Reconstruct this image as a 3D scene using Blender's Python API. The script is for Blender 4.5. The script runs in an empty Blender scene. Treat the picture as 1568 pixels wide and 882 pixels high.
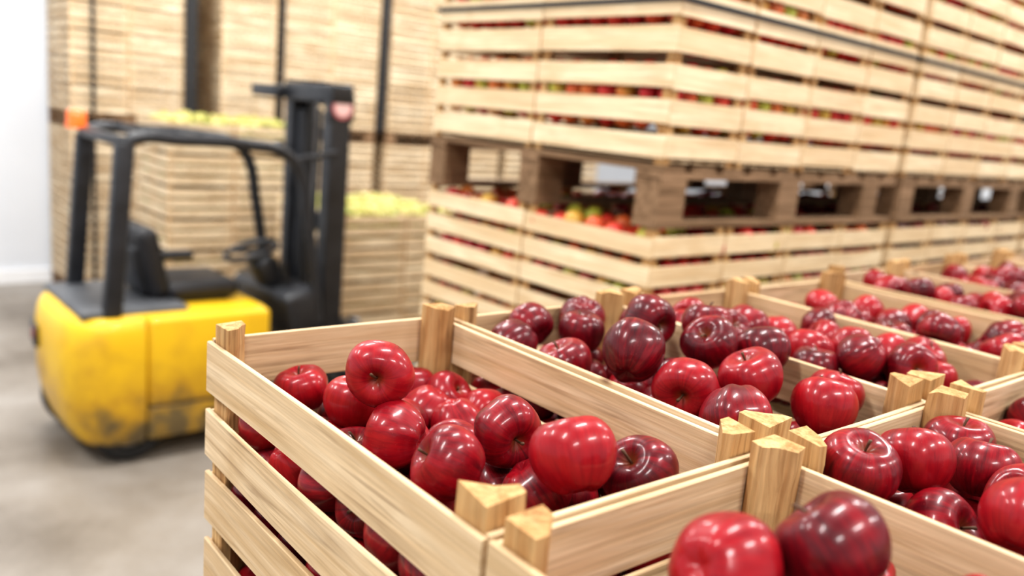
import bpy, math, random
import numpy as np
from mathutils import Matrix, Vector
random.seed(7)
S=bpy.context.scene
S.view_settings.view_transform='Standard'
try: S.view_settings.look='Medium High Contrast'
except Exception: pass
COL=bpy.context.collection
def link(o,parent=None):
    COL.objects.link(o)
    if parent: o.parent=parent
    return o
def empty(name,loc=(0,0,0)):
    e=bpy.data.objects.new(name,None); e.empty_display_size=.1; e.location=loc; COL.objects.link(e); return e

# ---------------- materials ----------------
def newmat(name):
    m=bpy.data.materials.new(name); m.use_nodes=True
    nt=m.node_tree; b=nt.nodes['Principled BSDF']; return m,nt,b
def N(nt,t,**kw):
    n=nt.nodes.new(t)
    for k,v in kw.items(): setattr(n,k,v)
    return n
def ramp(nt,stops):
    r=N(nt,'ShaderNodeValToRGB'); e=r.color_ramp.elements
    while len(e)<len(stops): e.new(.5)
    for i,(p,c) in enumerate(stops):
        e[i].position=p; e[i].color=(*c,1)
    return r
def mixc(nt,fac,a,b,mode='MIX'):
    m=N(nt,'ShaderNodeMix',data_type='RGBA',blend_type=mode)
    L=nt.links
    for i,v in ((0,fac),(6,a),(7,b)):
        if isinstance(v,(int,float)): m.inputs[i].default_value=v
        elif isinstance(v,tuple): m.inputs[i].default_value=(*v,1)
        else: L.new(v,m.inputs[i])
    return m.outputs[2]
def math_(nt,op,a,b=0.0,c=None):
    m=N(nt,'ShaderNodeMath',operation=op)
    for i,v in enumerate((a,b) if c is None else (a,b,c)):
        if isinstance(v,(int,float)): m.inputs[i].default_value=v
        else: nt.links.new(v,m.inputs[i])
    return m.outputs[0]
def mrange(nt,src,a,b,c,d):
    k=N(nt,'ShaderNodeMapRange')
    for i,v in enumerate((a,b,c,d)): k.inputs[i+1].default_value=v
    nt.links.new(src,k.inputs[0]); return k.outputs[0]
def wood(name,light,tan,dark,rough=.6,bump=.25,knots=True,gscale=1.0,streak=.6,bd=.002):
    m,nt,b=newmat(name); L=nt.links
    at=N(nt,'ShaderNodeAttribute',attribute_name='grain')
    tn=N(nt,'ShaderNodeAttribute',attribute_name='tone')
    def noise(sc,detail,dist=0):
        mp=N(nt,'ShaderNodeMapping'); mp.inputs['Scale'].default_value=sc; L.new(at.outputs['Vector'],mp.inputs[0])
        n=N(nt,'ShaderNodeTexNoise'); n.inputs['Scale'].default_value=1.0; n.inputs['Detail'].default_value=detail; n.inputs['Distortion'].default_value=dist; L.new(mp.outputs[0],n.inputs['Vector']); return n.outputs[0]
    n1=noise((2.2*gscale,42*gscale,42*gscale),5,.9)
    n2=noise((8,260,260),3)
    n3=noise((7,9,9),3)
    n4=noise((3.5,70,70),4,1.2)
    r=ramp(nt,[(.3,tan),(.5,tuple(.5*(x+y) for x,y in zip(tan,light))),(.68,light)]); L.new(n1,r.inputs[0])
    f2=math_(nt,'MULTIPLY_ADD',n2,.6,.69)
    c=mixc(nt,1.0,r.outputs[0],f2,'MULTIPLY')
    c=mixc(nt,math_(nt,'MULTIPLY',tn.outputs['Fac'],.55),c,tan)
    c=mixc(nt,mrange(nt,n3,.56,.78,0,.7),c,tan)
    sf=math_(nt,'MULTIPLY',mrange(nt,n4,.52,.70,0,streak),mrange(nt,n3,.35,.6,.2,1))
    c=mixc(nt,sf,c,tuple(.5*(x*.8+y) for x,y in zip(tan,dark)))
    if knots:
        mp3=N(nt,'ShaderNodeMapping'); mp3.inputs['Scale'].default_value=(6,13,0.01); L.new(at.outputs['Vector'],mp3.inputs[0])
        v=N(nt,'ShaderNodeTexVoronoi'); v.inputs['Scale'].default_value=1; L.new(mp3.outputs[0],v.inputs['Vector'])
        sep=N(nt,'ShaderNodeSeparateColor'); L.new(v.outputs['Color'],sep.inputs[0])
        g=math_(nt,'GREATER_THAN',sep.outputs[0],.74)
        c=mixc(nt,math_(nt,'MULTIPLY',mrange(nt,v.outputs['Distance'],.02,.09,.8,0),g),c,dark)
    L.new(c,b.inputs['Base Color']); b.inputs['Roughness'].default_value=rough
    b.inputs['Specular IOR Level'].default_value=.25
    bp=N(nt,'ShaderNodeBump'); bp.inputs['Strength'].default_value=bump; bp.inputs['Distance'].default_value=bd
    h=math_(nt,'ADD',n1,math_(nt,'MULTIPLY',n2,.6)); L.new(h,bp.inputs['Height']); L.new(bp.outputs[0],b.inputs['Normal'])
    return m
M_slat=wood('pale_poplar_wood',(.77,.605,.405),(.51,.345,.185),(.12,.055,.028),streak=.7,bump=.4)
M_post=wood('rough_sawn_post_wood',(.68,.46,.225),(.40,.21,.08),(.10,.045,.02),rough=.85,bump=1.0,gscale=1.5,streak=.95,bd=.006)
M_pallet=wood('weathered_pallet_wood',(.33,.21,.125),(.16,.095,.05),(.05,.03,.02),rough=.85,bump=.5)
M_bslat=wood('stacked_crate_wood',(.87,.73,.51),(.64,.455,.26),(.2,.1,.05),knots=False,streak=.4)
M_bslat2=wood('aged_crate_wood',(.90,.77,.57),(.46,.32,.185),(.15,.08,.04),knots=False,streak=.3)

def simple(name,col,rough=.5,metal=0,noise=0,scale=8,coat=0,emit=None):
    m,nt,b=newmat(name); b.inputs['Base Color'].default_value=(*col,1); b.inputs['Roughness'].default_value=rough; b.inputs['Metallic'].default_value=metal
    b.inputs['Coat Weight'].default_value=coat
    if noise:
        tc=N(nt,'ShaderNodeTexCoord'); n=N(nt,'ShaderNodeTexNoise'); n.inputs['Scale'].default_value=scale; n.inputs['Detail'].default_value=6
        nt.links.new(tc.outputs['Object'],n.inputs['Vector'])
        r=ramp(nt,[(.3,tuple(x*(1-noise) for x in col)),(.6,col)]); nt.links.new(n.outputs[0],r.inputs[0]); nt.links.new(r.outputs[0],b.inputs['Base Color'])
    if emit: b.inputs['Emission Color'].default_value=(*emit[0],1); b.inputs['Emission Strength'].default_value=emit[1]
    return m
M_black=simple('black_painted_steel',(.022,.024,.030),.42,noise=.4)
M_rubber=simple('black_rubber',(.015,.015,.016),.7,noise=.3)
M_seat=simple('black_vinyl',(.018,.018,.022),.5,noise=.2)
M_dgrey=simple('dark_grey_plastic',(.085,.09,.10),.5,noise=.2)
M_steel=simple('worn_steel',(.35,.35,.36),.35,.8,noise=.4)
M_strap_shade=simple('black_strap_and_gap_shade',(.012,.012,.014),.6,noise=.2)  # also blacks out the shaded gap beside the first back stack
M_orange=simple('orange_beacon_lens',(.9,.16,.02),.25,noise=.1,coat=.5,emit=((1,.2,.02),.25))
M_red=simple('red_lamp_lens',(.45,.02,.02),.2,noise=.1,coat=.6)
M_sticker=simple('pink_round_label',(.80,.55,.55),.5,noise=.1)
M_stk2=simple('label_ring_red',(.50,.14,.16),.5,noise=.1)
M_white=simple('white_wall_panel',(.66,.69,.74),.6,noise=.04,scale=1.5)
M_trim=simple('white_kick_board',(.8,.81,.83),.5,noise=.05)
M_ceil=simple('grey_ceiling_panel',(.5,.5,.5),.8,noise=.05)
M_housing=simple('lamp_housing',(.7,.7,.7),.4,noise=.05)
M_stem=simple('apple_stem_brown',(.10,.045,.02),.7,noise=.3,scale=200)
def yellow():
    m,nt,b=newmat('yellow_truck_paint'); L=nt.links
    ge=N(nt,'ShaderNodeNewGeometry')
    n=N(nt,'ShaderNodeTexNoise'); n.inputs['Scale'].default_value=3.2; n.inputs['Detail'].default_value=8; n.inputs['Roughness'].default_value=.6; L.new(ge.outputs['Position'],n.inputs['Vector'])
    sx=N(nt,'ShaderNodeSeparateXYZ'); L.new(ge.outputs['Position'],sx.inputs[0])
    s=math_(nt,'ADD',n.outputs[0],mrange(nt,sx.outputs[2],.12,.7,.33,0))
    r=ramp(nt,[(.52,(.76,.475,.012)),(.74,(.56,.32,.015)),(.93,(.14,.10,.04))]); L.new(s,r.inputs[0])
    L.new(r.outputs[0],b.inputs['Base Color']); b.inputs['Roughness'].default_value=.45; b.inputs['Coat Weight'].default_value=.15
    return m
M_yellow=yellow()
def floor_mat():
    m,nt,b=newmat('polished_concrete'); L=nt.links
    tc=N(nt,'ShaderNodeTexCoord')
    n=N(nt,'ShaderNodeTexNoise'); n.inputs['Scale'].default_value=.9; n.inputs['Detail'].default_value=8; n.inputs['Roughness'].default_value=.6; L.new(tc.outputs['Object'],n.inputs['Vector'])
    n2=N(nt,'ShaderNodeTexNoise'); n2.inputs['Scale'].default_value=30; n2.inputs['Detail'].default_value=4; L.new(tc.outputs['Object'],n2.inputs['Vector'])
    r=ramp(nt,[(.34,(.13,.108,.086)),(.5,(.225,.197,.168)),(.66,(.285,.26,.235))]); L.new(n.outputs[0],r.inputs[0])
    c=mixc(nt,1.0,r.outputs[0],math_(nt,'MULTIPLY_ADD',n2.outputs[0],.3,.85),'MULTIPLY')
    L.new(c,b.inputs['Base Color']); b.inputs['Roughness'].default_value=.42
    return m
M_floor=floor_mat()
def apple_mat(name,pal,inst=True):
    m,nt,b=newmat(name); L=nt.links
    if inst:
        oi=N(nt,'ShaderNodeObjectInfo'); rnd=oi.outputs['Random']
        tc=N(nt,'ShaderNodeTexCoord'); P=tc.outputs['Object']
        sx=N(nt,'ShaderNodeSeparateXYZ'); L.new(P,sx.inputs[0])
        off=math_(nt,'MULTIPLY',rnd,40.0)
        rad=math_(nt,'SQRT',math_(nt,'ADD',math_(nt,'MULTIPLY',sx.outputs[0],sx.outputs[0]),math_(nt,'MULTIPLY',sx.outputs[1],sx.outputs[1])))
        rr=math_(nt,'MAXIMUM',rad,.02)
        cx=N(nt,'ShaderNodeCombineXYZ'); L.new(math_(nt,'DIVIDE',sx.outputs[0],rr),cx.inputs[0]); L.new(math_(nt,'DIVIDE',sx.outputs[1],rr),cx.inputs[1]); L.new(math_(nt,'MULTIPLY_ADD',sx.outputs[2],.16,off),cx.inputs[2])
        n=N(nt,'ShaderNodeTexNoise'); n.inputs['Scale'].default_value=7; n.inputs['Detail'].default_value=6; n.inputs['Roughness'].default_value=.72; L.new(cx.outputs[0],n.inputs['Vector'])
        nb=N(nt,'ShaderNodeTexNoise'); nb.noise_dimensions='4D'; nb.inputs['Scale'].default_value=.9; nb.inputs['Detail'].default_value=2; L.new(P,nb.inputs['Vector']); L.new(off,nb.inputs['W'])
        v=math_(nt,'ADD',math_(nt,'MULTIPLY',n.outputs[0],.85),math_(nt,'ADD',math_(nt,'MULTIPLY',nb.outputs[0],.65),math_(nt,'MULTIPLY_ADD',rnd,.34,-.37)))
        r=ramp(nt,pal); L.new(v,r.inputs[0]); c=r.outputs[0]
        up=math_(nt,'GREATER_THAN',sx.outputs[2],0.0)
        c=mixc(nt,math_(nt,'MULTIPLY',mrange(nt,rad,.06,.30,.7,0),up),c,(.17,.05,.012))
        vo=N(nt,'ShaderNodeTexVoronoi'); vo.inputs['Scale'].default_value=9; L.new(P,vo.inputs['Vector'])
        c=mixc(nt,mrange(nt,vo.outputs['Distance'],.05,.11,.38,0),c,(.42,.12,.09))
        L.new(c,b.inputs['Base Color'])
    else:
        tn=N(nt,'ShaderNodeAttribute',attribute_name='tone'); g=N(nt,'ShaderNodeAttribute',attribute_name='grain')
        n=N(nt,'ShaderNodeTexNoise'); n.inputs['Scale'].default_value=18; L.new(g.outputs['Vector'],n.inputs['Vector'])
        v=math_(nt,'ADD',math_(nt,'MULTIPLY',tn.outputs['Fac'],.8),math_(nt,'MULTIPLY',n.outputs[0],.3))
        r=ramp(nt,pal); L.new(v,r.inputs[0]); L.new(r.outputs[0],b.inputs['Base Color'])
    b.inputs['Roughness'].default_value=.38; b.inputs['Specular IOR Level'].default_value=.25
    b.inputs['Coat Weight'].default_value=.32; b.inputs['Coat Roughness'].default_value=.13
    return m
M_apple=apple_mat('red_apple_skin',[(.2,(.032,.002,.005)),(.42,(.105,.002,.007)),(.60,(.225,.003,.010)),(.88,(.36,.008,.014))])
M_redlow=apple_mat('red_apple_skin_plain',[(.2,(.08,.003,.008)),(.9,(.28,.006,.013))],False)
M_mix=apple_mat('mixed_apple_skin',[(.15,(.40,.01,.02)),(.5,(.62,.05,.03)),(.76,(.60,.2,.04)),(.92,(.42,.42,.06))],False)
M_green=apple_mat('yellow_green_apple_skin',[(.15,(.28,.30,.07)),(.6,(.44,.42,.12)),(.95,(.52,.43,.17))],False)
M_brownap=apple_mat('russet_apple_skin',[(.15,(.22,.09,.03)),(.6,(.34,.20,.07)),(.95,(.40,.28,.08))],False)

# ---------------- mesh builder ----------------
class MB:
    def __init__(s): s.v=[];s.f=[];s.g=[];s.t=[];s.m=[]
    def add(s,vs,fs,gs,tone,mi=0):
        o=len(s.v); s.v+=vs; s.g+=gs; s.t+=[tone]*len(vs)
        for f in fs: s.f.append([i+o for i in f]); s.m.append(mi)
    def board(s,c,size,ax,mi=0,ch=0,seg=1,tone=None,bend=0):
        l=size[ax]; a1,a2=(ax+1)%3,(ax+2)%3; u,w=size[a1]/2,size[a2]/2
        if ch: prof=[(-u+ch,-w),(u-ch,-w),(u,-w+ch),(u,w-ch),(u-ch,w),(-u+ch,w),(-u,w-ch),(-u,-w+ch)]
        else: prof=[(-u,-w),(u,-w),(u,w),(-u,w)]
        n=len(prof); off=[random.uniform(0,50) for _ in range(3)]
        if tone is None: tone=random.random()**1.6
        b1=random.uniform(-bend,bend); b2=random.uniform(-bend,bend)
        vs=[];gs=[]
        for k in range(seg+1):
            q=k/seg; d=math.sin(q*math.pi)
            for p in prof:
                co=[0,0,0]; co[ax]=c[ax]+(q-.5)*l
                co[a1]=c[a1]+p[0]+b1*d*(.3 if size[a1]>size[a2] else 1); co[a2]=c[a2]+p[1]+b2*d*(.3 if size[a2]>size[a1] else 1)
                vs.append(tuple(co)); gs.append((q*l+off[0],p[0]+off[1],p[1]+off[2]))
        fs=[]
        for k in range(seg):
            for i in range(n):
                j=(i+1)%n; fs.append([k*n+i,k*n+j,(k+1)*n+j,(k+1)*n+i])
        fs.append(list(range(n))[::-1]); fs.append([seg*n+i for i in range(n)])
        s.add(vs,fs,gs,tone,mi)
    def prism(s,prof,z0,z1,mi=0,tone=None,jit=0,seg=1,wob=0):
        n=len(prof); off=[random.uniform(0,50) for _ in range(3)]
        if tone is None: tone=random.random()
        vs=[];gs=[]
        ar=sum(prof[i][0]*prof[(i+1)%n][1]-prof[(i+1)%n][0]*prof[i][1] for i in range(n))
        if ar<0: prof=prof[::-1]
        for k in range(seg+1):
            z=z0+(z1-z0)*k/seg
            for p in prof:
                zz=z+(random.uniform(-jit,jit) if k==seg else 0)
                vs.append((p[0]+random.uniform(-wob,wob),p[1]+random.uniform(-wob,wob),zz)); gs.append((zz+off[0],p[0]+off[1],p[1]+off[2]))
        fs=[[k*n+i,k*n+(i+1)%n,(k+1)*n+(i+1)%n,(k+1)*n+i] for k in range(seg) for i in range(n)]+[list(range(n))[::-1],[seg*n+i for i in range(n)]]
        s.add(vs,fs,gs,tone,mi)
    def ball(s,c,r,mi=0,tone=None,nu=10,nv=6):
        if tone is None: tone=random.random()
        off=random.uniform(0,50); R=Matrix.Rotation(random.uniform(0,3),3,'X')@Matrix.Rotation(random.uniform(0,3),3,'Y')
        vs=[];gs=[]
        for j in range(nv+1):
            ph=math.pi*j/nv; k=1-.22*math.exp(-(ph/.5)**2)
            for i in range(nu):
                th=2*math.pi*i/nu; p=R@Vector((k*math.sin(ph)*math.cos(th),k*math.sin(ph)*math.sin(th),k*math.cos(ph)*.93))*r
                vs.append((c[0]+p.x,c[1]+p.y,c[2]+p.z)); gs.append((p.x+off,p.y,p.z))
        fs=[[j*nu+i,(j+1)*nu+i,(j+1)*nu+(i+1)%nu,j*nu+(i+1)%nu] for j in range(nv) for i in range(nu)]
        s.add(vs,fs,gs,tone,mi)
    def obj(s,name,mats,parent=None,loc=(0,0,0),smooth=None):
        me=bpy.data.meshes.new(name); me.from_pydata(s.v,[],s.f)
        for m in mats: me.materials.append(m)
        me.polygons.foreach_set('material_index',s.m)
        a=me.attributes.new('grain','FLOAT_VECTOR','POINT'); a.data.foreach_set('vector',np.array(s.g,dtype=np.float32).ravel())
        a=me.attributes.new('tone','FLOAT','POINT'); a.data.foreach_set('value',np.array(s.t,dtype=np.float32))
        if smooth is not None:
            me.polygons.foreach_set('use_smooth',[True]*len(me.polygons)); me.set_sharp_from_angle(angle=smooth)
        me.update()
        o=bpy.data.objects.new(name,me); o.location=loc; return link(o,parent)

# ---------------- crate ----------------
W,D,HC,CP=.387,.622,.291,.394
def crate(mb,x0,y0,z0,w=W,d=D,hc=HC,sh=.070,pitch=.095,lift=.03,fine=True,ms=0,mp=1,bottom=True):
    th=.007; ch=.0011 if fine else 0; seg=8 if fine else 1; bend=.0045 if fine else 0
    j=lambda a:random.uniform(-a,a)
    for k in range(3):
        zt=z0+hc-lift-k*pitch-sh/2
        for sx in (0,1):
            cx=x0+(th/2 if sx==0 else w-th/2)
            mb.board((cx,y0+d/2+j(.002),zt+j(.003)),(th,d-.002,sh*random.uniform(.92,1.04)),1,ms,ch,seg,bend=bend)
        for sy in (0,1):
            cy=y0+(th/2 if sy==0 else d-th/2)
            mb.board((x0+w/2,cy,zt+j(.003)),(w-2*th-.001,th,sh*random.uniform(.92,1.04)),0,ms,ch,seg,bend=bend*.5)
    if bottom:
        for k in range(5):
            mb.board((x0+th+.04+k*(w-.1)/4,y0+d/2,z0+.012),(.06,d-.02,.006),1,ms,0,1)
    a=.036 if fine else .03; c=.013
    for sx in (0,1):
        for sy in (0,1):
            px=x0+th+.0016 if sx==0 else x0+w-th-.0016; py=y0+th+.0016 if sy==0 else y0+d-th-.0016
            ux=1 if sx==0 else -1; uy=1 if sy==0 else -1
            aa=a*random.uniform(.95,1.25); bb=a*random.uniform(.95,1.25)
            prof=[(px,py),(px+ux*aa,py),(px+ux*aa,py+uy*c),(px+ux*(aa*.55+c*.5),py+uy*(bb*.45+c*.5)),(px+ux*c,py+uy*bb),(px,py+uy*bb)]
            mb.prism(prof,z0,z0+hc-.004,mp,jit=.004 if fine else 0,seg=12 if fine else 1,wob=.0009 if fine else 0)

# ---------------- apple meshes ----------------
def apple_mesh(seed,nu=40,nv=26):
    r=random.Random(seed); lob=r.uniform(.02,.045); tap=r.uniform(.06,.15); asy=r.uniform(-.05,.05); hz=r.uniform(.90,1.03); ph0=r.uniform(0,6)
    vs=[];fs=[]
    for j in range(nv+1):
        ph=math.pi*j/nv; sn=max(0.0,math.sin(ph))
        for i in range(nu):
            th=2*math.pi*i/nu
            R=1-.50*math.exp(-(ph/.36)**2)-.26*math.exp(-((math.pi-ph)/.34)**2)
            l=math.cos(5*th+ph0); R*=1+lob*l*math.sqrt(sn)*(1-.65*math.cos(ph))*.7
            R*=1+(.03*math.cos(2*th+ph0)+.02*math.cos(3*th))*sn
            s=sn*(1+tap*math.cos(ph)); z=math.cos(ph)*hz+asy*sn*math.cos(th)
            vs.append((R*s*math.cos(th),R*s*math.sin(th),R*z))
    for j in range(nv):
        for i in range(nu):
            fs.append([j*nu+i,(j+1)*nu+i,(j+1)*nu+(i+1)%nu,j*nu+(i+1)%nu])
    nf=len(fs); o=len(vs); lx,ly=r.uniform(-.2,.2),r.uniform(-.2,.2)
    for k in range(5):
        q=k/4; z=.40+q*.5; rr=.032+.02*(q**3)
        for i in range(6):
            t=i*math.pi/3; vs.append((lx*q*q+rr*math.cos(t),ly*q*q+rr*math.sin(t),z))
    for k in range(4):
        for i in range(6): fs.append([o+k*6+i,o+k*6+(i+1)%6,o+(k+1)*6+(i+1)%6,o+(k+1)*6+i])
    fs.append([o+24+i for i in range(6)])
    me=bpy.data.meshes.new('apple_shape'); me.from_pydata(vs,[],fs); me.materials.append(M_apple); me.materials.append(M_stem)
    mi=[0]*nf+[1]*(len(fs)-nf); me.polygons.foreach_set('material_index',mi); me.polygons.foreach_set('use_smooth',[True]*len(fs)); me.update()
    return me
AM=[apple_mesh(i) for i in range(6)]

def pack(n,heroes=[],cap=None,seed=0,w=W,d=D,iters=420,heap=.03):
    g=np.random.default_rng(seed)
    nh=len(heroes); m=n+nh
    P=np.zeros((m,3)); R=np.zeros(m)
    for i,h in enumerate(heroes): P[i]=h[:3]; R[i]=h[3]
    R[nh:]=g.uniform(.0365,.0425,n)
    P[nh:,0]=g.uniform(.05,w-.05,n); P[nh:,1]=g.uniform(.05,d-.05,n); P[nh:,2]=g.uniform(.06,.42 if cap is None else cap,n)
    T=P[:nh].copy(); inv=np.ones(m); inv[:nh]=.08
    iu=np.triu_indices(m,1)
    for it in range(iters):
        P[nh:,2]-=.0012 if it<iters-60 else .0002
        if nh: P[:nh]+=(T-P[:nh])*.25
        for _ in range(2):
            dd=P[iu[0]]-P[iu[1]]; L=np.sqrt((dd**2).sum(1))+1e-9; pen=(R[iu[0]]+R[iu[1]])*.965-L
            k=pen>0
            if k.any():
                i0=iu[0][k];i1=iu[1][k]; nrm=dd[k]/L[k][:,None]; wi=inv[i0];wj=inv[i1]; s=wi+wj; q=pen[k][:,None]*.6*nrm
                np.add.at(P,i0,q*(wi/s)[:,None]); np.add.at(P,i1,-q*(wj/s)[:,None])
            lo=.009
            P[:,0]=np.clip(P[:,0],lo+R,w-lo-R); P[:,1]=np.clip(P[:,1],lo+R,d-lo-R); P[:,2]=np.maximum(P[:,2],.017+R*.9)
            if cap is not None: P[nh:,2]=np.minimum(P[nh:,2],cap)
            for sx in (0,1):
                for sy in (0,1):
                    ux=1 if sx==0 else -1; uy=1 if sy==0 else -1
                    qx=(P[:,0]-(0 if sx==0 else w))*ux; qy=(P[:,1]-(0 if sy==0 else d))*uy
                    need=.060+R*1.38; pe=need-(qx+qy); kk=(pe>0)&(qx+qy<.2)&(P[:,2]<.31)
                    P[kk,0]+=ux*pe[kk]*.5; P[kk,1]+=uy*pe[kk]*.5
    keep=P[:,2]<HC-.03+heap; keep[:nh]=True
    return P[keep],R[keep],nh
def put_apples(P,R,parent,base,seed,zmin=-1,yc=None):
    r=random.Random(seed)
    for p,rad in zip(P,R):
        if p[2]<zmin: continue
        o=bpy.data.objects.new('apple',r.choice(AM)); o.location=(base[0]+p[0],base[1]+p[1],base[2]+p[2])
        tilt=r.uniform(0,.9) if r.random()<.5 else r.uniform(.9,2.8)
        o.rotation_euler=(Matrix.Rotation(r.uniform(0,6.28),3,'Z')@Matrix.Rotation(tilt,3,'X')@Matrix.Rotation(r.uniform(0,6.28),3,'Z')).to_euler()
        o.scale=(rad*1.0,)*3; link(o,parent)

# ---------------- room ----------------
X0,X1,Y0,Y1,ZH=-4.5,13.0,-5.0,9.9,5.6
def slab(name,c,s,mat):
    mb=MB(); mb.board(c,s,0,0,0,1,tone=.5); return mb.obj(name,[mat])
slab('floor',((X0+X1)/2,(Y0+Y1)/2,-.1),(X1-X0+.4,Y1-Y0+.4,.2),M_floor)
slab('ceiling',((X0+X1)/2,(Y0+Y1)/2,ZH+.1),(X1-X0+.4,Y1-Y0+.4,.2),M_ceil)
slab('wall_back',((X0+X1)/2,Y1+.1,ZH/2),(X1-X0,.2,ZH),M_white)
slab('wall_front',((X0+X1)/2,Y0-.1,ZH/2),(X1-X0,.2,ZH),M_white)
slab('wall_left',(X0-.1,(Y0+Y1)/2,ZH/2),(.2,Y1-Y0+.4,ZH),M_white)
slab('wall_right',(X1+.1,(Y0+Y1)/2,ZH/2),(.2,Y1-Y0+.4,ZH),M_white)
slab('baseboard_back',((X0+X1)/2,Y1-.02,.07),(X1-X0,.04,.14),M_trim)
slab('baseboard_left',(X0+.02,(Y0+Y1)/2,.07),(.04,Y1-Y0-.1,.14),M_trim)

# ---------------- pallets ----------------
def pallet(x0,y0,z0,w,d,h=.144,name='wooden_pallet'):
    mb=MB(); t=.02; bh=h-3*t-.001
    for k in range(3):
        yy=y0+.05+k*(d-.1)/2
        mb.board((x0+w/2,yy,z0+t/2),(w,.1,t),0)
        mb.board((x0+w/2,yy,z0+t+bh+t/2),(w,.1,t),0)
        for q in ((0,.47,.9) if w>1.4 else (0,.5,1)): mb.board((x0+.07+q*(w-.14),yy,z0+t+bh/2),(.13,.1,bh),0)
    n=int(w/.16)
    for i in range(n): mb.board((x0+.06+i*(w-.12)/(n-1),y0+d/2,z0+h-t/2-.001),(.115,d,t),1)
    return mb.obj(name,[M_pallet])

# ---------------- front stacks (first pallet stands slightly askew) ----------------
ZB=.147
ZT=ZB+5*HC
PIV=Vector((.414,.470,0)); YAW=math.radians(-1.7); RZ=Matrix.Rotation(YAW,3,'Z')
def askew(p):
    q=RZ@(Vector((p[0],p[1],0))-PIV)+PIV; return Vector((q.x,q.y,p[2]))
def unskew(x,y):
    q=RZ.inverted()@(Vector((x,y,0))-PIV)+PIV; return q.x,q.y
def loc(hs,x0,y0):
    out=[]
    for a,b,c,r in hs:
        x,y=unskew(a,b); out.append((x-x0,y-y0,c+.004-ZT,r))
    return out
cx=lambda i:.414+CP*i
ROWY=[.470,-.158]
H={}
H[(0,0)]=loc([(.547,.838,1.873,.0417),(.545,1.03,1.793,.037),(.567,.928,1.80,.041),(.545,.795,1.805,.0415),(.755,.975,1.762,.038),(.672,1.0,1.765,.037),(.622,.682,1.838,.0415),(.596,.548,1.865,.0435),(.519,.655,1.83,.0415),(.595,.768,1.75,.040),(.616,.619,1.79,.0415),(.68,.53,1.832,.0415),(.700,.647,1.745,.038),(.478,.90,1.745,.037),(.478,.735,1.76,.038),(.70,.87,1.765,.041),(.70,.76,1.755,.04)],cx(0),ROWY[0])
H[(1,0)]=loc([(.97,1.04,1.845,.040),(.90,.99,1.83,.041),(1.09,1.035,1.85,.041),(1.022,.956,1.845,.040),(.895,.865,1.83,.044),(.90,.74,1.885,.045),(1.04,.83,1.895,.042),(.905,.645,1.86,.044),(.885,.555,1.855,.044),(1.07,.73,1.88,.0425),(1.16,.80,1.885,.042),(1.01,.615,1.868,.045),(1.06,.53,1.845,.045),(1.155,.69,1.87,.043),(.99,.72,1.83,.04),(1.15,.56,1.84,.042),(1.14,.92,1.85,.042)],cx(1),ROWY[0])
H[(1,1)]=loc([(.885,.390,1.85,.044),(.968,.365,1.85,.044),(.925,.31,1.80,.043),(1.09,.338,1.83,.043),(.895,.225,1.855,.045),(1.02,.26,1.83,.042),(1.15,.39,1.83,.042),(.96,.13,1.85,.042),(1.06,.10,1.84,.042),(1.14,.2,1.83,.042)],cx(1),ROWY[1])
H[(0,1)]=loc([(.533,.324,1.868,.045),(.614,.280,1.886,.0455),(.72,.30,1.80,.043),(.50,.20,1.84,.042),(.62,.38,1.77,.042),(.50,.42,1.76,.04),(.70,.39,1.77,.042),(.70,.18,1.84,.042),(.6,.12,1.85,.042)],cx(0),ROWY[1])
GEN=[pack(125,seed=20+i,heap=.035) for i in range(3)]
PX=[cx(0),cx(4)+.065,cx(8)+.095]
for col in range(12):
    px=PX[col//4]+CP*(col%4)
    for row in (0,1):
        mb=MB(); crate(mb,px,ROWY[row],ZT)
        c0=Vector((px+W/2,ROWY[row]+D/2,ZT))
        e=empty('apple_crate',c0)
        if col<4: e.location=askew(c0); e.rotation_euler=(0,0,YAW+(random.uniform(-.004,.004) if col else 0))
        o=mb.obj('crate_boards',[M_slat,M_post],e); o.location=-c0
        base=(px-c0.x,ROWY[row]-c0.y,0)
        if (col,row) in H:
            P,R,nh=pack(92,H[(col,row)],cap=.165,seed=col*7+row)
            put_apples(P,R,e,base,50+col*3+row)
        else:
            P,R,nh=GEN[(col*2+row)%3]
            P=P.copy()
            if (col+row)%2: P[:,0]=W-P[:,0]
            if col%3==1: P[:,1]=D-P[:,1]
            put_apples(P,R,e,base,50+col*3+row,zmin=.13)
for k,(xs,nc) in enumerate(((PX[0],4),(PX[1],4),(PX[2],4))):
    mb=MB(); ma=MB()
    for lev in range(5):
        z=ZB+lev*HC
        for c in range(nc):
            for row in (0,1):
                fine=(k==0 and c==0 and lev>=3)
                crate(mb,xs+c*CP,ROWY[row],z,fine=fine)
        for row in (0,1):
            if k==0:
                for q in range(7):
                    for zz in (.06,.135,.21):
                        ma.ball((xs+.052+random.uniform(0,.008),ROWY[row]+.06+q*.083+random.uniform(-.01,.01),z+zz-.02),random.uniform(.037,.041),nu=20,nv=14)
        for q in range(int(nc*CP/.082)):
            for zz in (.06,.135,.21):
                for yy in (ROWY[0]+D-.052,ROWY[1]+.052):
                    ma.ball((xs+.06+q*.082,yy,z+zz-.02),.039)
    c0=Vector((xs+.8,.48,ZB)); e=empty('crate_stack',c0)
    if k==0: e.location=askew(c0); e.rotation_euler=(0,0,YAW)
    for o in (mb.obj('stacked_crates',[M_slat,M_post],e),ma.obj('apples_inside',[M_redlow],e,smooth=3.2)):
        o.location=-c0
    pl=pallet(xs,ROWY[1],0,1.58,1.25,h=.146)
    if k==0: pl.rotation_euler=(0,0,YAW); pl.location=PIV-RZ@PIV

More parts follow.
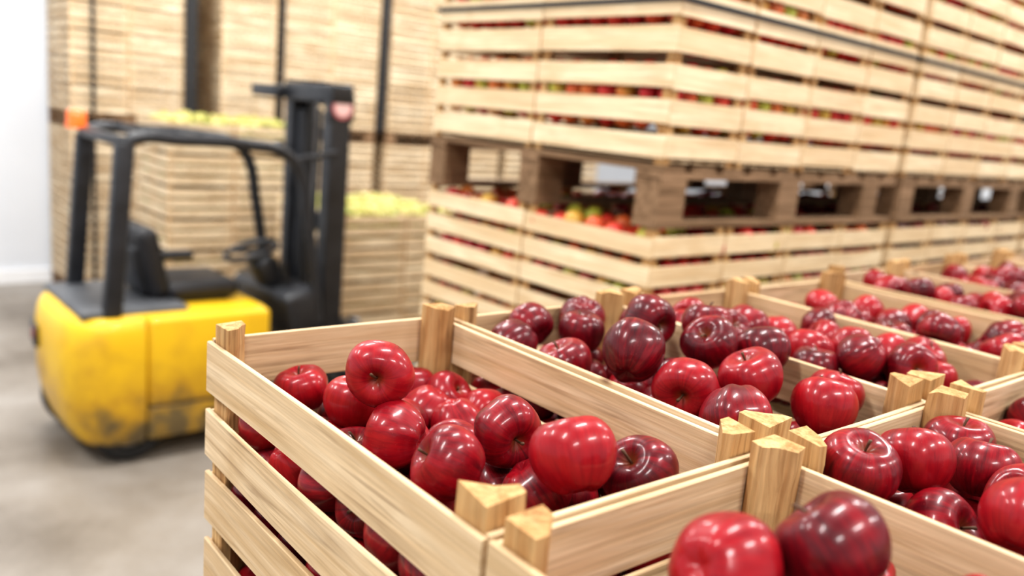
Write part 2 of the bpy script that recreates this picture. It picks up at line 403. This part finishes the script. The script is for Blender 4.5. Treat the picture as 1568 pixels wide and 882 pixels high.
# ---------------- mid/back stacks ----------------
HS=.29
def stack(x0,y0,z0,nx,ny,lev,w,d,hc,sh,pitch,amat,faces=('y-','x-'),top=True,lift=.03,strap=(),nu=10,nv=6,vert=(),wm=None,heap=0):
    mb=MB(); ma=MB()
    tw,td=nx*w,ny*d
    for L in range(lev):
        z=z0+L*hc
        for i in range(nx):
            for j in range(ny):
                crate(mb,x0+i*w,y0+j*d,z,w=w-.008,d=d-.008,hc=hc,sh=sh,pitch=pitch,lift=lift,fine=False,bottom=(L==0))
        zs=[.055,.135,.215]
        if hc>.31: zs=[.06,.14,.22,.285]
        if 'y-' in faces:
            for q in range(int(tw/.083)):
                for zz in zs: ma.ball((x0+.055+q*.083+random.uniform(-.008,.008),y0+.051,z+zz),random.uniform(.036,.042),nu=nu,nv=nv)
        if 'x-' in faces:
            for q in range(1,int(td/.083)):
                for zz in zs: ma.ball((x0+.051,y0+.055+q*.083+random.uniform(-.008,.008),z+zz),random.uniform(.036,.042),nu=nu,nv=nv)
    if top:
        z=z0+(lev-1)*hc
        na,nb_=int(tw/.085),int(td/.085)
        for a in range(na):
            for b in range(nb_):
                fa=(a*.085%w)/w; fb=(b*.085%d)/d; dome=heap*(4*fa*(1-fa))**.5*(4*fb*(1-fb))**.5
                ma.ball((x0+.05+a*.085+random.uniform(-.014,.014),y0+.05+b*.085+random.uniform(-.014,.014),z+hc-.06+dome+random.uniform(-.02,.025)),.041,nu=nu,nv=nv)
                if heap: ma.ball((x0+.05+a*.085,y0+.05+b*.085,z+hc-.13),.042,nu=nu,nv=nv)
    e=empty('crate_stack',(x0+tw/2,y0+td/2,z0))
    obs=[mb.obj('stacked_crates',[wm or M_bslat,M_post],e)]
    if ma.v: obs.append(ma.obj('apples_inside',[amat],e,smooth=3.2))
    if strap or vert:
        ms=MB(); t=.004
        for zs_ in strap:
            ms.board((x0+tw/2,y0-.005,zs_),(tw+.02,t,.016),0); ms.board((x0+tw/2,y0+td-.003,zs_),(tw+.02,t,.016),0)
            ms.board((x0-.005,y0+td/2,zs_),(t,td+.02,.016),1); ms.board((x0+tw-.003,y0+td/2,zs_),(t,td+.02,.016),1)
        for xv,wv in vert:
            ms.board((xv,y0-.02,z0+lev*hc/2),(wv,.03,lev*hc),2)  # upright black strips, not straps; one stands in for gap shadow
        obs.append(ms.obj('straps_and_shade_strips',[M_strap_shade],e))
    for o in obs: o.location=-Vector(e.location)
    return e
TOPZ=.145+6*HS
for k,xs in enumerate((2.10,3.76,5.42)):
    stack(xs,1.70,.145,4,2,6,.4,.62,HS,.068,.095,M_redlow if k else M_mix,nu=14,nv=9)
    pallet(xs,1.70,0,1.6,1.24)
    pallet(xs,1.70,TOPZ,1.6,1.24,h=.2)
    stack(xs,1.70,TOPZ+.2,4,2,5,.4,.62,.325,.077,.107,M_mix,strap=(TOPZ+.2+.50,TOPZ+.2+1.2),top=(k<1),lift=.014,nu=12,nv=8)
BT=.145+6*.258
def back(x0,nx,y=8.98,w=.62,vl=None,vr=.05):
    v1=((x0+.20,vl),) if vl else ()
    v2=((x0+nx*w+.05,vr),) if vr else ()
    pallet(x0,y,0,nx*w,.84)
    stack(x0,y,.145,nx,2,6,w,.42,.258,.060,.084,M_brownap,top=False,lift=.014,nu=8,nv=5,faces=('y-',),vert=v1,wm=M_bslat2)
    pallet(x0,y,BT,nx*w,.84,h=.15)
    stack(x0,y,BT+.15,nx,2,8,w,.42,.258,.060,.084,M_brownap,top=False,lift=.014,nu=8,nv=5,faces=('y-',),vert=v1+v2,wm=M_bslat2)
back(2.20,2,w=.54,vl=.03,vr=.12); back(3.66,1,w=.62,vr=.05); back(4.36,2,w=.61,vr=.10); back(5.74,3,w=.61); back(7.7,3,w=.62)  # widest strip, right of the first stack, is the gap's shadow as black
pallet(2.62,7.55,0,1.2,.84); stack(2.62,7.55,.145,2,2,6,.6,.42,.29,.068,.093,M_green,lift=.016,nu=12,nv=8,heap=.07,wm=M_bslat2)
pallet(3.48,6.0,0,1.24,1.2); stack(3.48,6.0,.145,2,3,4,.62,.4,.285,.072,.094,M_green,lift=.016,nu=12,nv=8,heap=.05,wm=M_bslat2)

# ---------------- forklift ----------------
FL=empty('forklift',(2.0,5.32,0))
def fpart(mb,name,mats,smooth=.6):
    o=mb.obj(name,mats,FL,smooth=smooth); o.location=-Vector(FL.location); return o
def tube(name,pts,r,mat,cyc=False):
    cu=bpy.data.curves.new(name,'CURVE'); cu.dimensions='3D'; sp=cu.splines.new('BEZIER'); sp.bezier_points.add(len(pts)-1)
    for b,p in zip(sp.bezier_points,pts): b.co=p; b.handle_left_type=b.handle_right_type='AUTO'
    sp.use_cyclic_u=cyc; cu.bevel_depth=r; cu.bevel_resolution=4; cu.resolution_u=10; cu.use_fill_caps=True; cu.materials.append(mat)
    o=bpy.data.objects.new(name,cu); o.location=-Vector(FL.location); return link(o,FL)
def poly(name,pts,r,mat):
    cu=bpy.data.curves.new(name,'CURVE'); cu.dimensions='3D'; sp=cu.splines.new('POLY'); sp.points.add(len(pts)-1)
    for b,p in zip(sp.points,pts): b.co=(*p,1)
    cu.bevel_depth=r; cu.bevel_resolution=4; cu.use_fill_caps=True; cu.materials.append(mat)
    o=bpy.data.objects.new(name,cu); o.location=-Vector(FL.location); return link(o,FL)
def rbox(name,c,s,mat,bev=.02,rot=None,seg=3):
    import bmesh
    bm=bmesh.new(); bmesh.ops.create_cube(bm,size=1); bmesh.ops.scale(bm,vec=s,verts=bm.verts)
    bmesh.ops.bevel(bm,geom=bm.edges[:],offset=bev,segments=seg,profile=.5,affect='EDGES')
    me=bpy.data.meshes.new(name); bm.to_mesh(me); bm.free(); me.materials.append(mat)
    me.polygons.foreach_set('use_smooth',[True]*len(me.polygons)); me.set_sharp_from_angle(angle=.7)
    o=bpy.data.objects.new(name,me); o.location=Vector(c)-Vector(FL.location)
    if rot: o.rotation_euler=rot
    return link(o,FL)
def outline(ix,iy,xf,n=28,A=.40,B=.52,xc=1.55,yc=5.33,p=.52):
    pts=[(xf,yc-B+iy)]
    for i in range(n+1):
        u=-math.pi/2+math.pi*i/n
        s,c=math.sin(u),math.cos(u)
        pts.append((xc-(A-ix)*abs(c)**p,yc+(B-iy)*math.copysign(abs(s)**p,s)))
    pts.append((xf,yc+B-iy)); return pts
def loft(levels,name,mat):
    mb=MB(); vs=[];fs=[]
    n=len(outline(*levels[0][1:]))
    for L in levels:
        for p in outline(*L[1:]): vs.append((p[0],p[1],L[0]))
    for k in range(len(levels)-1):
        for i in range(n):
            j=(i+1)%n; fs.append([k*n+j,k*n+i,(k+1)*n+i,(k+1)*n+j])
    fs.append([i for i in range(n)]); fs.append([(len(levels)-1)*n+i for i in range(n)][::-1])
    mb.add(vs,fs,[(0,0,0)]*len(vs),.5); return fpart(mb,name,[mat],.7)
loft([(.12,.10,.05,1.56),(.16,.07,.02,1.56),(.28,.03,.008,1.56),(.42,.006,0,1.56),(.70,0,0,1.56),(.80,.015,.006,1.56),(.85,.035,.02,1.56),(.875,.075,.05,1.56)],'counterweight',M_yellow)
rbox('side_hood',(1.945,5.33,.605),(.75,1.02,.54),M_yellow,.035)
rbox('side_sill',(1.945,5.33,.235),(.75,1.00,.21),M_yellow,.03)
rbox('sill_groove',(1.95,5.33,.338),(.72,.985,.03),M_black,.004)
rbox('hood_top',(1.87,5.33,.868),(.86,.92,.03),M_yellow,.012)
rbox('deck_cover',(1.54,5.33,.89),(.60,.84,.05),M_dgrey,.022)
rbox('rear_lamp_panel',(1.155,5.60,.64),(.03,.22,.13),M_black,.01,(0,0,-.12))
rbox('rear_lamp',(1.143,5.53,.66),(.03,.07,.07),M_red,.01,(0,0,-.12))
rbox('name_plate',(2.02,4.828,.25),(.22,.012,.05),M_black,.003)
rbox('floor_plate',(2.45,5.33,.35),(.45,1.0,.06),M_dgrey,.02)
rbox('step',(2.42,5.33,.22),(.34,.92,.16),M_black,.02)
rbox('front_frame',(2.68,5.33,.42),(.22,.9,.5),M_black,.03)
rbox('dashboard',(2.60,5.33,.80),(.26,.86,.30),M_black,.06,(0,-.25,0))
def wheel(c,r,w):
    mb=MB(); n=28
    prof=[(-w/2,.55*r),(-w/2,.88*r),(-w/2+.02,.98*r),(0,r),(w/2-.02,.98*r),(w/2,.88*r),(w/2,.55*r)]
    vs=[(c[0]+q*math.cos(2*math.pi*i/n),c[1]+a,c[2]+q*math.sin(2*math.pi*i/n)) for a,q in prof for i in range(n)]
    fs=[[k*n+i,k*n+(i+1)%n,(k+1)*n+(i+1)%n,(k+1)*n+i] for k in range(6) for i in range(n)]
    mb.add(vs,fs,[(0,0,0)]*len(vs),.5,0)
    vs=[(c[0]+q*math.cos(2*math.pi*i/n),c[1]+a,c[2]+q*math.sin(2*math.pi*i/n)) for a,q in [(-w/2+.02,.56*r),(-w/2+.03,.2*r),(-w/2-.01,.18*r),(w/2+.01,.18*r),(w/2-.03,.2*r),(w/2-.02,.56*r)] for i in range(n)]
    fs=[[k*n+i,k*n+(i+1)%n,(k+1)*n+(i+1)%n,(k+1)*n+i] for k in range(5) for i in range(n)]+[[2*n+i for i in range(n)],[3*n+i for i in range(n)]]
    mb.add(vs,fs,[(0,0,0)]*len(vs),.5,1)
    fpart(mb,'wheel',[M_rubber,M_steel])
wheel((1.50,4.96,.2),.2,.16); wheel((1.40,5.66,.2),.2,.16); wheel((2.64,4.90,.23),.23,.17); wheel((2.64,5.76,.23),.23,.17)
rbox('seat_cushion',(2.0,5.33,.955),(.46,.50,.11),M_seat,.05)
rbox('seat_base',(1.97,5.33,.90),(.40,.44,.05),M_black,.02)
rbox('seat_back',(1.70,5.33,1.13),(.13,.48,.44),M_seat,.055,(0,-.22,0))
rbox('seat_back_shell',(1.635,5.33,1.08),(.05,.36,.30),M_black,.02,(0,-.22,0))
rbox('arm_rest',(1.95,5.63,1.08),(.34,.09,.06),M_seat,.025)
poly('steering_column',[(2.66,5.33,.72),(2.42,5.33,1.12)],.055,M_black)
rbox('column_shroud',(2.52,5.33,.98),(.16,.2,.28),M_black,.05,(0,-.5,0))
ring=[]
for i in range(12):
    t=2*math.pi*i/12; a=.17*math.cos(t); b=.17*math.sin(t); ring.append((2.40+a*.95,5.33+b,1.15+a*.3))
tube('steering_wheel',ring,.019,M_black,cyc=True)
for t in (0,2.1,4.2):
    poly('wheel_spoke',[(2.40,5.33,1.14),(2.40+.17*math.cos(t)*.95,5.33+.17*math.sin(t),1.15+.17*math.cos(t)*.3)],.014,M_black)
for dy in (.1,.16,.22): poly('lever',[(2.58,5.33-dy,.95),(2.54,5.33-dy,1.1)],.010,M_black)
def leg(name,p0,p1,s=(.07,.06)):
    p0,p1=Vector(p0),Vector(p1); d=p1-p0; l=d.length
    o=rbox(name,(p0+p1)/2,(s[0],s[1],l),M_black,.014); o.rotation_mode='QUATERNION'; o.rotation_quaternion=Vector((0,0,1)).rotation_difference(d.normalized()); return o
for yy,tag in ((4.93,'near'),(5.70,'far')):
    leg('guard_rear_post_'+tag,(1.40,yy,.80),(1.475,yy,1.85),(.10,.075))
    tube('guard_side_rail_'+tag,[(1.475,yy,1.84),(1.52,yy,1.875),(1.8,yy,1.885),(2.2,yy,1.875),(2.42,yy,1.835),(2.52,yy,1.74),(2.59,yy,1.45),(2.65,yy,1.1),(2.69,yy,.8)],.036,M_black)
    poly('guard_brace_'+tag,[(2.48,yy,1.79),(2.78,yy,1.85)],.022,M_black)
for xx,zz in ((1.50,1.865),(1.68,1.88),(1.86,1.885),(2.04,1.885),(2.22,1.875),(2.42,1.84)):
    rbox('guard_roof_bar',(xx,5.315,zz),(.05,.77,.025),M_black,.008)
rbox('guard_rear_beam',(1.47,5.315,1.86),(.07,.80,.06),M_black,.015)
mb=MB(); n=20
prof=[(.062,0),(.062,.02),(.055,.025),(.055,.09),(.045,.105),(.001,.112)]
vs=[(1.43+r*math.cos(2*math.pi*i/n),5.70+r*math.sin(2*math.pi*i/n),1.88+z) for r,z in prof for i in range(n)]
mb.add(vs,[[k*n+i,k*n+(i+1)%n,(k+1)*n+(i+1)%n,(k+1)*n+i] for k in range(5) for i in range(n)],[(0,0,0)]*len(vs),.5); fpart(mb,'beacon',[M_orange])
MX=2.84
for yy in (5.04,5.60):
    s=1 if yy<5.3 else -1
    rbox('mast_outer_rail',(MX,yy,1.19),(.15,.10,2.14),M_black,.012)
    rbox('mast_inner_rail',(MX+.07,yy+.07*s,1.15),(.09,.05,2.06),M_black,.01)
    poly('lift_cylinder',[(MX-.01,yy+.11*s,.25),(MX-.01,yy+.11*s,2.10)],.035,M_black)
    poly('hydraulic_hose',[(MX-.04,yy+.2*s,.6),(MX-.02,yy+.2*s,2.12)],.013,M_rubber)
rbox('mast_crown',(MX,5.32,2.22),(.17,.68,.13),M_black,.02)
rbox('mast_crown_bracket',(MX-.08,5.84,2.21),(.15,.42,.09),M_black,.02)
rbox('mast_mid_beam',(MX+.03,5.32,1.35),(.08,.60,.12),M_black,.015)
rbox('mast_low_beam',(MX+.03,5.32,.35),(.08,.60,.16),M_black,.015)
for yy in (5.2,5.44): poly('lift_chain',[(MX+.06,yy,.5),(MX+.06,yy,2.15)],.014,M_steel)
mb=MB()
def disc(c,r,mi,dy):
    n=24; vs=[(c[0]+r*math.cos(2*math.pi*i/n),c[1]-dy,c[2]+r*math.sin(2*math.pi*i/n)) for i in range(n)]
    mb.add(vs,[list(range(n))],[(0,0,0)]*n,.5,mi)
disc((MX+.005,4.986,2.14),.078,1,0); disc((MX+.005,4.986,2.14),.06,0,.002)
rbox('label_bracket',(MX+.005,5.02,2.14),(.18,.065,.18),M_black,.01)
fpart(mb,'round_label',[M_sticker,M_stk2])
for zz in (.25,.62): rbox('carriage_bar',(MX+.17,5.32,zz),(.05,.95,.09),M_black,.012)
for yy in (5.06,5.58):
    rbox('fork_shank',(MX+.22,yy,.38),(.04,.11,.62),M_steel,.008); rbox('fork_blade',(MX+.40,yy,.085),(.38,.11,.035),M_steel,.01)

# ---------------- lights ----------------
def lamp(x,y,power,along='x',z=5.0):
    e=empty('ceiling_lamp',(x,y,z))
    mb=MB(); l=1.3
    s=(l,.36,.08) if along=='x' else (.36,l,.08)
    mb.board((0,0,.05),s,0); mb.obj('housing',[M_housing],e)
    for q in (-.5,.5):
        mr=MB(); mr.board((q if along=='x' else 0,q if along=='y' else 0,.09+(ZH-z-.09)/2),(.012,.012,ZH-z-.09),2); mr.obj('hanger',[M_steel],e)
    L=bpy.data.lights.new('tube_light','AREA'); L.shape='RECTANGLE'; L.size=s[0]-.05; L.size_y=s[1]-.06; L.energy=power; L.color=(1,.99,.97)
    link(bpy.data.objects.new('tube_light',L),e)
for x in (-1.6,1.6,4.9,8.4):
    for y,pw in ((-2.2,112),(1.0,98),(4.2,112),(7.4,145)):
        lamp(x,y,pw)
wd=bpy.data.worlds.new('world'); S.world=wd; wd.use_nodes=True; wd.node_tree.nodes['Background'].inputs[0].default_value=(.8,.85,.9,1); wd.node_tree.nodes['Background'].inputs[1].default_value=.5

# ---------------- camera ----------------
r=Vector((.7545,-.6504,.0898)).normalized(); f=Vector((.6531,.7299,-.2009)); f=(f-r*f.dot(r)).normalized(); u=r.cross(f)
cd=bpy.data.cameras.new('camera'); cd.lens=1295/1568*36; cd.sensor_width=36; cd.clip_start=.02
cam=bpy.data.objects.new('camera',cd); COL.objects.link(cam)
cam.matrix_world=Matrix(((r.x,u.x,-f.x,0),(r.y,u.y,-f.y,0),(r.z,u.z,-f.z,2.2),(0,0,0,1)))
cd.dof.use_dof=True; cd.dof.focus_distance=1.0; cd.dof.aperture_fstop=2.3
S.camera=cam
